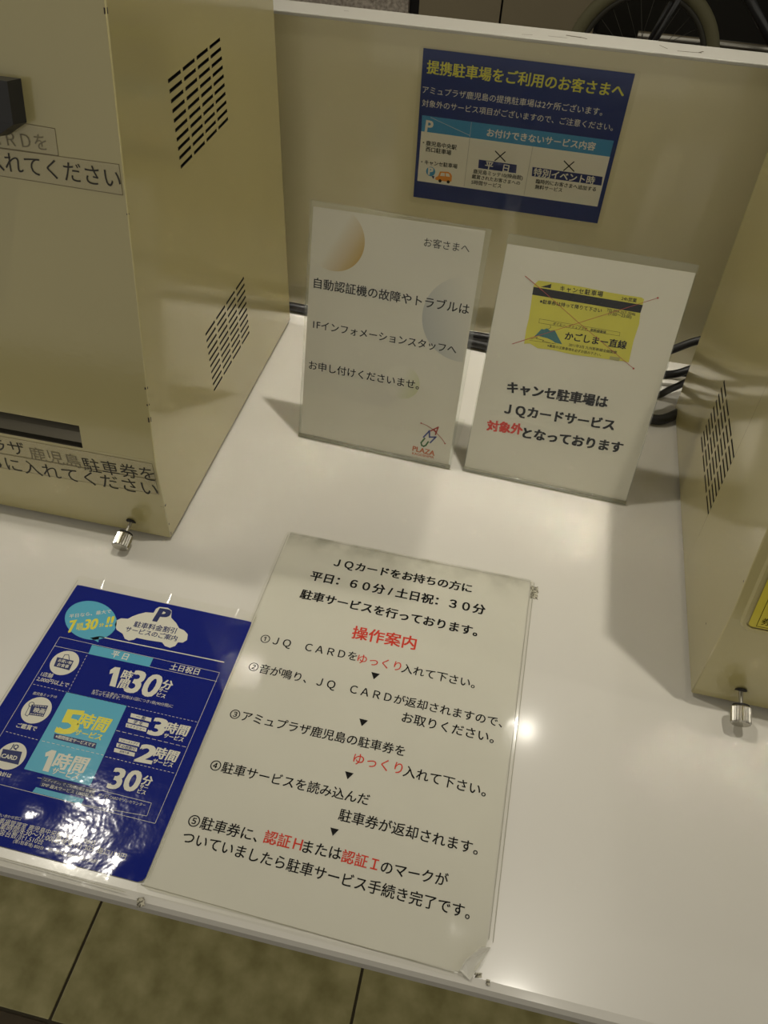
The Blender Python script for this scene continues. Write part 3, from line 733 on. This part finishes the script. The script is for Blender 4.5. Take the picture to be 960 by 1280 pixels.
for (z, w_, h_) in ((0.375, .0010, .0030), (0.137, .0010, .0014), (0.150, .0012, .0018), (0.1235, .0012, .0040), (0.040, .0030, .0018), (0.0185, .0014, .0018), (0.0065, .0014, .0030), (0.27, .0005, .001)):
    y = front_y(z); x = -0.0006 - w_
    for q in ([(x, y - 0.0001), (-0.0008, y - 0.0001)], [(-0.0008, y - 0.0001), (0.00012, y + 0.0008)], [(0.00012, y + 0.0008), (0.00012, y + 0.0008 + w_ * .6)]):
        bm.faces.new([bm.verts.new((q[0][0], q[0][1], z)), bm.verts.new((q[1][0], q[1][1], z)), bm.verts.new((q[1][0], q[1][1] + SL * h_, z + h_)), bm.verts.new((q[0][0], q[0][1] + SL * h_, z + h_))])
link('paint_chip', bm, mat('bare_metal_dark', (0.03, 0.02, 0.012), 0.7), mL)['kind'] = 'stuff'

KXR, KYR = -0.0251, 0.0348
mR, tfR = make_machine(1, (0.1823, 0.3397, TZ), -0.0108, KXR, KYR)
tag(mR, 'cream metal ticket machine at right edge with framed yellow notice on its front', 'machine')
def PR(x, s, n):
    v = Vector((x, KY + SL * s / nl - n / nl, KZ + s / nl + n * SL / nl))
    return Vector((v.x + KXR * v.z, v.y + KYR * v.z, v.z))
def rrect(x0, x1, y0, y1, r, k=5):
    out = []
    for cx, cy, a0 in ((x1 - r, y1 - r, 0), (x0 + r, y1 - r, 90), (x0 + r, y0 + r, 180), (x1 - r, y0 + r, 270)):
        for j in range(k + 1):
            a = R(a0 + 90 * j / k); out.append((cx + r * math.cos(a), cy + r * math.sin(a)))
    return out
# raised clear-edged frame, yellow card, black border and small lettering
fr_o, fr_i = rrect(0.0065, 0.150, -0.008, 0.105, 0.009), rrect(0.0100, 0.146, -0.0045, 0.101, 0.006)
bm = bmesh.new()
A = [bm.verts.new(PR(x, y, 0.0)) for x, y in fr_o]; B = [bm.verts.new(PR(x * .985 + .001, y, 0.0014)) for x, y in rrect(0.0072, 0.149, -0.0072, 0.104, 0.008)]; C = [bm.verts.new(PR(x, y, 0.0014)) for x, y in fr_i]; D = [bm.verts.new(PR(x, y, 0.0004)) for x, y in fr_i]
for P_, Q_ in ((A, B), (B, C), (C, D)):
    for k in range(len(P_)): bm.faces.new((P_[k], P_[(k + 1) % len(P_)], Q_[(k + 1) % len(P_)], Q_[k]))
nf = link('notice_frame', bm, CREAM, mR)
bm = bmesh.new(); bm.faces.new([bm.verts.new(PR(x, y, 0.0005)) for x, y in rrect(0.0122, 0.144, -0.0032, 0.099, 0.003)])
yl = link('yellow_notice', bm, mat('notice_yellow', (0.60, 0.50, 0.03), 0.35, coat=0.5), mR)
items = [['l', 'ink', [[17.5, -2], [17.5, 96], [140, 96], [140, -2], [17.5, -2]], 0.35, {}]]
items += [['t', 'ご注意ください', 'ink', [22, 88], [120, 88], {'b': .02}], ['t', '駐車券は磁気面を下にして', 'ink', [20, 20], [120, 20], {}], ['t', '券の向きを確かめて入れてください', 'ink', [19.3, 3.0], [125, 3.0], {}]]
build_print(items, yl, PR, 0.0006)
bm = bmesh.new()
for (y, z) in ((0.0103, 0.117), (0.031, 0.045)):
    q = [(0, y, z), (0, y + .0016, z + .0002), (0, y + .0013, z + .0014), (0, y + .0002, z + .0012)]
    bm.faces.new([bm.verts.new(Vector((KXR * p[2] - 0.0001, p[1] + KYR * p[2], p[2]))) for p in q])
link('paint_chip', bm, MATS['bare_metal_dark'], mR)['kind'] = 'stuff'

# ------------------------------------------------------------------ notice printed on the back board
sg = E('wall_notice', -0.1205, 0.7744, 0.285); tag(sg, 'blue and white laminated parking notice stuck to the back board', 'notice')
PS = lambda x, y, z: Vector((x, -z, y))
def flat_piece(name, pts, m, parent, place, z):
    bm = bmesh.new(); bm.faces.new([bm.verts.new(place(x, y, z)) for x, y in pts])
    bm.normal_update(); o = place(0, 0, 1) - place(0, 0, 0)
    for f in bm.faces:
        if f.normal.dot(o) < 0: f.normal_flip()
    return link(name, bm, m, parent)
build_print(PRINTS['sign'], sg, PS, 0.0)
flat_piece('laminate_film', [(x / 1000, y / 1000) for x, y in rrect(-3.9, 194.0, -143.0, 1.5, 3)], film('poster_laminate', (0.97, 0.965, 0.94), 0.08, bump=0.3, bscale=25, haze=0.015), sg, PS, 0.0005)

# ------------------------------------------------------------------ laminated sheets lying on the counter
def sheet_mesh(w, h, fz, nx=44, ny=60, mask=None, r=0.004):
    bm = bmesh.new(); g = []
    for j in range(ny + 1):
        row = []
        for i_ in range(nx + 1):
            x = w * i_ / nx; y = -h * j / ny
            cx = min(max(x, r), w - r); cy = max(min(y, -r), -h + r)   # rounded corners
            d = Vector((x - cx, y - cy))
            if d.length > r: d = d.normalized() * r; x, y = cx + d.x, cy + d.y
            p = fz(x, y); row.append(bm.verts.new(p))
        g.append(row)
    for j in range(ny):
        for i_ in range(nx):
            f = bm.faces.new((g[j][i_], g[j + 1][i_], g[j + 1][i_ + 1], g[j][i_ + 1])); f.smooth = True
    return bm
def curl_w(x, y, z):
    # lower right corner bent up along a slanting crease
    px, py = 0.2005, -0.3030; qx, qy = 0.2155, -0.2800
    nx_, ny_ = (qy - py), -(qx - px); L = math.hypot(nx_, ny_); nx_ /= L; ny_ /= L
    d = (x - px) * nx_ + (y - py) * ny_
    zz = z
    if d > -0.006:
        t = d + 0.006; zz += 12.0 * t * t if t < 0.022 else 0.0058 + (t - 0.022) * .5
        x -= nx_ * t * t * 22; y -= ny_ * t * t * 22
    zz += 0.0007 * math.exp(-((x - .185) ** 2 + (y + .270) ** 2) / 0.00016)
    zz += 0.0008 * math.exp(-((x - .150) ** 2) / 0.0003 - ((y + .285) ** 2) / 0.0004)
    return Vector((x, y, zz))
ws = E('instruction_sheet', -0.1559, 0.4228, 0, -0.00989)
tag(ws, 'large white laminated instruction sheet with red heading lying on the counter, corner curled', 'notice')
link('paper', sheet_mesh(0.2095, 0.2965, lambda x, y: curl_w(x + 0.0032, y - 0.0032, 0.0003)), PAPER, ws)
[it[5].setdefault('b', 0.012) for it in PRINTS['white'] if it[0] == 't']
build_print(PRINTS['white'], ws, lambda x, y, z: curl_w(x, y, z), 0.00045)
link('laminate_film', sheet_mesh(0.216, 0.303, lambda x, y: curl_w(x, y, 0.0007)), LAM, ws)
bm = bmesh.new()
fl = [(0.2055, -0.3025, 0.0010), (0.2150, -0.2830, 0.0012), (0.2090, -0.2860, 0.0075), (0.2015, -0.2945, 0.0085), (0.1990, -0.3000, 0.0050)]
t_ = [bm.verts.new(p) for p in fl]; b2 = [bm.verts.new((x - .0004, y + .0002, z - .0004)) for x, y, z in fl]
bm.faces.new(t_); bm.faces.new(list(reversed(b2)))
for k in range(5): bm.faces.new((t_[k], b2[k], b2[(k + 1) % 5], t_[(k + 1) % 5]))
bmesh.ops.recalc_face_normals(bm, faces=bm.faces)
link('folded_corner', bm, mat('laminate_back', (0.70, 0.68, 0.60), 0.2, coat=1.0, coat_rough=0.08, bump=0.5, bscale=120), ws)
# seam of the laminate around the paper
bm = bmesh.new()
for pts in ([(2.6, -4), (2.6, -298), (196, -300.5)], [(213.4, -279), (213.4, -3)], [(213.2, -2.8), (4, -2.8)], [(216, -3), (216, -280)]):
    thick_line(bm, [(a / 1000, b / 1000) for a, b in pts], 0.00035, 0.0008, 0)
link('laminate_seam', bm, mat('seam_grey', (0.36, 0.34, 0.25), 0.5), ws)['kind'] = 'stuff'
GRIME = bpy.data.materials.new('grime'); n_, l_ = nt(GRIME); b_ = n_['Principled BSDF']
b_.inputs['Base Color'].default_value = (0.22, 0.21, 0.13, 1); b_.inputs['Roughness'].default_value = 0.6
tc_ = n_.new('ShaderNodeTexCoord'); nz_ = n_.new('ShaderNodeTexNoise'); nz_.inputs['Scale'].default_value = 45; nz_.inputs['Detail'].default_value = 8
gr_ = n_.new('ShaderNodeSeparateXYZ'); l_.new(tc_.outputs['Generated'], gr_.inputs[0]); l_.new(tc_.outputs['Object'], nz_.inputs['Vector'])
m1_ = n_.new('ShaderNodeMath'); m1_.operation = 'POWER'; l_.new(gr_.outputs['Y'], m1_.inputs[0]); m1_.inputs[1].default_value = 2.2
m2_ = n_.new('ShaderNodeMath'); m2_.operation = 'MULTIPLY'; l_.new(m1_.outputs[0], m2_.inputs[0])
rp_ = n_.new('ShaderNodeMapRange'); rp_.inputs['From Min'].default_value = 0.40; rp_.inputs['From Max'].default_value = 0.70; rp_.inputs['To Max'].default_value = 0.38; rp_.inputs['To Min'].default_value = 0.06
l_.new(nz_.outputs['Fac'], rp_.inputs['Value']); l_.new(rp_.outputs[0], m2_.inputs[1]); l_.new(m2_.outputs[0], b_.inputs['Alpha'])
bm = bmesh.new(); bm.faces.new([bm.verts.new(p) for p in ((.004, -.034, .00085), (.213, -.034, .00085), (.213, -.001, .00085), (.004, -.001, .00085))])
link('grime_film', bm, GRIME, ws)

def wave_b(x, y, z, film_=True):
    e = 0.0
    k_ = 1.0 if film_ else 0.0   # the clear film bubbles up, the print below stays flat
    if film_ and y > -0.010: e += 0.0012 * (0.5 + 0.5 * math.sin(x * 330)) * (1 + math.sin(x * 97)) * (y + 0.010) / 0.010
    e += k_ * 0.0016 * math.exp(-((x - .060) ** 2 / .00035 + (y + .185) ** 2 / .00030)) + k_ * 0.0018 * math.exp(-((x - .145) ** 2 / .00010 + (y + .206) ** 2 / .00012))
    e += k_ * 0.0010 * math.exp(-((x - .03) ** 2 / .0005 + (y + .165) ** 2 / .0002))
    px, py = 0.1440, -0.2140; qx, qy = 0.1540, -0.2040
    nx_, ny_ = (qy - py), -(qx - px); L = math.hypot(nx_, ny_); nx_ /= L; ny_ /= L
    d = (x - px) * nx_ + (y - py) * ny_
    if d > -0.003: t = d + 0.003; x -= nx_ * t * .55; y -= ny_ * t * .55; e += t * .35
    return Vector((x, y, z + e))
bs = E('service_notice', -0.3047, 0.3329, 0.0009, -0.00724)
tag(bs, 'smaller blue laminated parking discount notice at left overlapping the white sheet', 'notice')
link('paper', sheet_mesh(0.1475, 0.2145, lambda x, y: wave_b(x + 0.0035, y * 0.925 - 0.0078, 0.0001, False), 40, 56, r=0.001), PC['blue'], bs)
build_print(PRINTS['blue'], bs, lambda x, y, z: wave_b(x, y, z, False), 0.0002)
link('laminate_film', sheet_mesh(0.154, 0.216, lambda x, y: wave_b(x, y, 0.0008), 50, 70), LAMB, bs)
bm = bmesh.new()
for pts in ([(2.2, -4), (2.2, -212), (143, -213.5)], [(152.6, -203), (152.6, -3)]):
    thick_line(bm, [(a / 1000, b / 1000) for a, b in pts], 0.00035, 0.0009, 0)
link('laminate_seam', bm, MATS['seam_grey'], bs)['kind'] = 'stuff'

# ------------------------------------------------------------------ acrylic sign holders
def make_holder(x, y, th, w_, h, tilt, label):
    root = E('sign_holder', x, y, 0.0, th); tag(root, label, 'sign holder')
    c_, s_ = math.cos(tilt), math.sin(tilt)
    PH = lambda a, b, n: Vector((a, b * s_ - n * c_, b * c_ + n * s_ + 0.0012))
    def slab(name, n0, n1, a0=0.0, a1=None, b0=0.0, b1=None):
        a1 = w_ if a1 is None else a1; b1 = h if b1 is None else b1
        bm = bmesh.new()
        vs = [bm.verts.new(PH(a, b, n)) for a in (a0, a1) for b in (b0, b1) for n in (n0, n1)]
        for q, mi in (((0, 1, 3, 2), 1), ((4, 6, 7, 5), 1), ((0, 4, 5, 1), 1), ((2, 3, 7, 6), 1), ((0, 2, 6, 4), 0), ((1, 5, 7, 3), 0)):
            bm.faces.new([vs[k] for k in q]).material_index = mi
        bmesh.ops.recalc_face_normals(bm, faces=bm.faces)
        return link(name, bm, [ACR, ACRE], root)
    slab('front_panel', -0.0012, 0.0)
    slab('back_panel', -0.0036, -0.0024)
    # folded foot: rounded bend and a plate running back
    bm = bmesh.new(); sec = []
    for k in range(7):
        a = R(-90 - 76 * (k / 6)); 
    pts = [PH(0, 0.0, -0.0012), PH(0, -0.001, 0.0), PH(0, 0.0004, 0.0006)]
    addbox(bm, 0, w_, 0.0, 0.075, 0.0, 0.0022, mi=0)
    link('foot_plate', bm, [ACR], root)
    bm = bmesh.new(); addtube(bm, [(0.0, 0.0012, 0.0022), (w_, 0.0012, 0.0022)], 0.0020, 10)
    link('folded_edge', bm, ACRE, root, smooth=True)
    return root, PH
def grad_mat(name, col, base, ang, lo, hi):
    """printed disc that fades into the paper along one direction (ink density of the print itself)"""
    m = bpy.data.materials.new(name); n, l = nt(m); b = n['Principled BSDF']; b.inputs['Roughness'].default_value = 0.7
    tc = n.new('ShaderNodeTexCoord'); mp = n.new('ShaderNodeMapping'); mp.inputs['Rotation'].default_value = (0, 0, ang)
    l.new(tc.outputs['UV'], mp.inputs['Vector']); sp = n.new('ShaderNodeSeparateXYZ'); l.new(mp.outputs[0], sp.inputs[0])
    mr = n.new('ShaderNodeMapRange'); mr.inputs['From Min'].default_value = lo; mr.inputs['From Max'].default_value = hi
    l.new(sp.outputs['X'], mr.inputs['Value']); mx = n.new('ShaderNodeMix'); mx.data_type = 'RGBA'
    l.new(mr.outputs[0], mx.inputs['Factor']); mx.inputs['A'].default_value = (*base, 1); mx.inputs['B'].default_value = (*col, 1)
    l.new(mx.outputs['Result'], b.inputs['Base Color']); return m
def disc(parent, PH, cx, cy, r, m, clip, n=-0.00162):
    bm = bmesh.new(); uv = bm.loops.layers.uv.new('UVMap'); pts = []
    for k in range(64):
        a = 2 * math.pi * k / 64; px, py = cx + r * math.cos(a), cy + r * math.sin(a)
        px = min(max(px, clip[0]), clip[1]); py = min(max(py, clip[2]), clip[3])
        if not pts or math.hypot(px - pts[-1][0], py - pts[-1][1]) > 1e-5: pts.append((px, py))
    f = bm.faces.new([bm.verts.new(PH(a, b, n)) for a, b in pts])
    for lp, (a, b) in zip(f.loops, pts): lp[uv].uv = ((a - cx) / r, (b - cy) / r)
    return link('printed_circle', bm, m, parent)
h1, P1 = make_holder(-0.1815, 0.5443, -0.0545, 0.1519, 0.2193, 0.2464, 'left clear acrylic stand holding a grey-white notice with orange circle')
p1 = flat_piece('paper', [(0.0020, 0.0030), (0.1500, 0.0015), (0.1470, 0.2180), (0.0023, 0.2145)], PAPERG, h1, P1, -0.0017)
pb = (0.72, 0.68, 0.57)
clip = (0.0024, 0.1468, 0.004, 0.214)
disc(p1, P1, 0.0225, 0.1911, 0.0265, grad_mat('orange_fade', (0.52, 0.34, 0.07), pb, 0.5, 0.0, 1.0), clip)
disc(p1, P1, 0.1425, 0.1430, 0.0371, grad_mat('blue_grey_fade', (0.47, 0.47, 0.44), pb, math.pi - 0.4, -0.3, 1.0), clip)
disc(p1, P1, 0.0955, 0.0764, 0.0162, grad_mat('lime_fade', (0.60, 0.60, 0.36), pb, 0.3, -0.1, 1.0), clip)
build_print(PRINTS['stand1'], p1, P1, -0.0016)
h2, P2 = make_holder(-0.0175, 0.5376, -0.0512, 0.1530, 0.2145, 0.3468, 'right clear acrylic stand holding a notice with crossed-out yellow ticket')
p2 = flat_piece('paper', [(0.0010, 0.0010), (0.1522, 0.0025), (0.1525, 0.2082), (0.0008, 0.2065)], PAPERG, h2, P2, -0.0017)
build_print(PRINTS['stand2'], p2, P2, -0.0016)


# ------------------------------------------------------------------ cables behind the stands
def cable(label, pts, r, m=RUBBER):
    root = link('power_cable', (lambda b: (addtube(b, smooth_path(pts, 12), r, 10), b)[1])(bmesh.new()), m, smooth=True)
    tag(root, label, 'cable'); return root
def T(*ps): return [(x, y, TZ + z) for x, y, z in ps]
cable('thick black cable along the foot of the back board, lowest of the cables', T((-.40, .762, .006), (-.25, .757, .006), (-.14, .748, .006), (-.03, .741, .006), (.06, .725, .006), (.12, .69, .006), (.165, .658, .0055), (.215, .698, .006), (.30, .73, .006)), 0.0052)
cable('black cable rising to the right behind the yellow ticket stand', T((-.05, .757, .006), (.05, .757, .006), (.12, .750, .010), (.165, .742, .030), (.21, .745, .055), (.29, .75, .06)), 0.0045)
cable('black cable looped beside the back corner of the right machine', T((.02, .745, .016), (.10, .728, .019), (.150, .707, .024), (.178, .706, .031), (.215, .725, .034), (.28, .74, .008)), 0.0042, BLACKP)
cable('thin black cable lying nearly flat behind the right acrylic stand', T((.04, .728, .0045), (.11, .716, .007), (.155, .722, .012), (.185, .730, .016), (.25, .735, .016)), 0.0030, BLACKP)
cable('black cable crossing over the thick cable beside the right machine', T((.06, .71, .017), (.13, .682, .0175), (.160, .680, .018), (.182, .700, .019), (.23, .74, .022), (.30, .755, .006)), 0.0036, RUBBER)

# ------------------------------------------------------------------ crumbs of old tape on the counter
TAPER = bpy.data.materials.new('tape_residue'); n_, l_ = nt(TAPER); b_ = n_['Principled BSDF']
b_.inputs['Roughness'].default_value = 0.8
tc_ = n_.new('ShaderNodeTexCoord'); nz_ = n_.new('ShaderNodeTexNoise'); nz_.inputs['Scale'].default_value = 700; nz_.inputs['Detail'].default_value = 4
l_.new(tc_.outputs['Object'], nz_.inputs['Vector'])
rp_ = n_.new('ShaderNodeValToRGB'); rp_.color_ramp.elements[0].position = 0.42; rp_.color_ramp.elements[1].position = 0.58
rp_.color_ramp.elements[0].color = (0.09, 0.08, 0.055, 1); rp_.color_ramp.elements[1].color = (0.50, 0.47, 0.36, 1)
l_.new(nz_.outputs['Fac'], rp_.inputs['Fac']); l_.new(rp_.outputs['Color'], b_.inputs['Base Color'])
def residue(label, x, y, w_, h, rz, n=9):
    bm = bmesh.new(); rr = random.Random(int(x * 9999))
    pts = []
    for k in range(4 * n):
        t = k / n; sd = int(t); f = t - sd
        px, py = ((f, 0), (1, f), (1 - f, 1), (0, 1 - f))[sd]
        pts.append(((px - .5) * w_ + rr.uniform(-1, 1) * w_ * .09, (py - .5) * h + rr.uniform(-1, 1) * h * .05))
    b = [bm.verts.new((p[0], p[1], 0)) for p in pts]; t_ = [bm.verts.new((p[0] * .94, p[1] * .96, 0.0004)) for p in pts]
    for k in range(len(pts)): bm.faces.new((b[k], b[(k + 1) % len(pts)], t_[(k + 1) % len(pts)], t_[k]))
    bm.faces.new(t_)
    o = link('tape_residue', bm, TAPER, loc=(x, y, TZ), rot=(0, 0, rz)); tag(o, label, 'tape'); return o
residue('square crumb of old tape at the top right corner of the white sheet', 0.0611, 0.4078, 0.006, 0.013, 0.0)
residue('dark scrap of old tape just below the corner of the blue notice', -0.1524, 0.1155, 0.0045, 0.0055, 0.5)
residue('small dark scrap of tape beside the curled corner of the white sheet', 0.0512, 0.1221, 0.004, 0.0025, 0.2)
residue('tiny fleck of tape near the counter edge right of the curled corner', 0.0570, 0.1197, 0.0022, 0.003, 0.1)

# ------------------------------------------------------------------ parked bicycle behind the counter
FR = mat('bicycle_black', (0.012, 0.012, 0.013), 0.3, coat=0.5)
TY = mat('tyre_olive_grey', (0.13, 0.12, 0.06), 0.7, bump=0.4, bscale=300)
RIM = mat('dull_rim', (0.05, 0.047, 0.035), 0.5, metal=0.3)
BC = empty('bicycle', (0.312, 3.50, 0)); tag(BC, 'dark parked bicycle with olive-grey tyres standing beyond the back board', 'bicycle')
def wheel(cx, r=0.297):
    bm = bmesh.new(); cz = r
    cir = lambda rad, y=0, n=64: [(cx + rad * math.cos(2 * math.pi * k / n), y, cz + rad * math.sin(2 * math.pi * k / n)) for k in range(n)]
    addtube(bm, cir(r - 0.025), 0.025, 12, closed=True)
    ty = link('tyre', bm, TY, BC, smooth=True)
    bm = bmesh.new(); addtube(bm, cir(r - 0.055), 0.013, 8, closed=True); rm = link('rim', bm, RIM, BC, smooth=True)
    bm = bmesh.new(); lathe(bm, [(0.010, -0.05), (0.020, -0.035), (0.013, -0.03), (0.013, 0.03), (0.020, 0.035), (0.010, 0.05)], 16, axis='y', org=(cx, 0, cz)); link('hub', bm, CHROME, BC)
    for k in range(28):
        a = 2 * math.pi * k / 28; sd = 1 if k % 2 else -1; off = 0.35 if (k // 2) % 2 else -0.35
        bm = bmesh.new(); addtube(bm, [(cx + 0.018 * math.cos(a + off * 3), sd * 0.03, cz + 0.018 * math.sin(a + off * 3)), (cx + (r - 0.062) * math.cos(a), 0, cz + (r - 0.062) * math.sin(a))], 0.0011, 5)
        link('spoke', bm, RIM, BC)
wheel(0.0); wheel(1.05)
def bar(name, pts, r, m=FR):
    bm = bmesh.new(); addtube(bm, pts, r, 12); return link(name, bm, m, BC, smooth=True)
for s in (-0.055, 0.055): bar('fork_blade', [(0, s, .297), (.05, s, .45), (.13, s * .9, .69)], 0.010)
bar('head_tube', [(.13, 0, .66), (.18, 0, .86)], 0.018); bar('down_tube', [(.15, 0, .72), (.60, 0, .29)], 0.018); bar('seat_tube', [(.60, 0, .29), (.76, 0, .80)], 0.015)
bar('top_tube', [(.17, 0, .80), (.72, 0, .66)], 0.014)
for s in (-0.05, 0.05): bar('chain_stay', [(.60, s * .5, .29), (1.05, s, .297)], 0.009, CHROME); bar('seat_stay', [(.73, s * .4, .72), (1.05, s, .297)], 0.008)
bar('handlebar', [(.10, -.28, 1.0), (.19, -.16, .97), (.20, 0, .95), (.19, .16, .97), (.10, .28, 1.0)], 0.011, CHROME)
bar('stem', [(.18, 0, .86), (.20, 0, .95)], 0.012, CHROME)
bm = bmesh.new(); addbox(bm, .66, .93, -.07, .07, .82, .875, bev=0.02); link('saddle', bm, BLACKP, BC)
bm = bmesh.new(); lathe(bm, [(0.085, 0.045), (0.085, 0.049)], 36, axis='y', org=(.60, 0, .29)); link('chain_wheel', bm, CHROME, BC)
bar('crank', [(.60, -.06, .29), (.47, -.06, .345)], 0.010, BLACKP); boxobj('pedal', (.43, .52, -.16, -.07, .335, .36), BLACKP, BC)
rl = empty('parking_rail', (0.33, 3.72, 0)); tag(rl, 'low chrome rail running behind the bicycle wheel', 'rail')
bm = bmesh.new(); addtube(bm, [(-.03, 0, .345), (2.4, 0, .345)], 0.016, 14); link('rail_tube', bm, CHROME, rl, smooth=True)
for x in (0.0, 1.2, 2.35):
    bm = bmesh.new(); addtube(bm, [(x, 0, 0), (x, 0, .345)], 0.014, 12); link('post', bm, CHROME, rl, smooth=True)
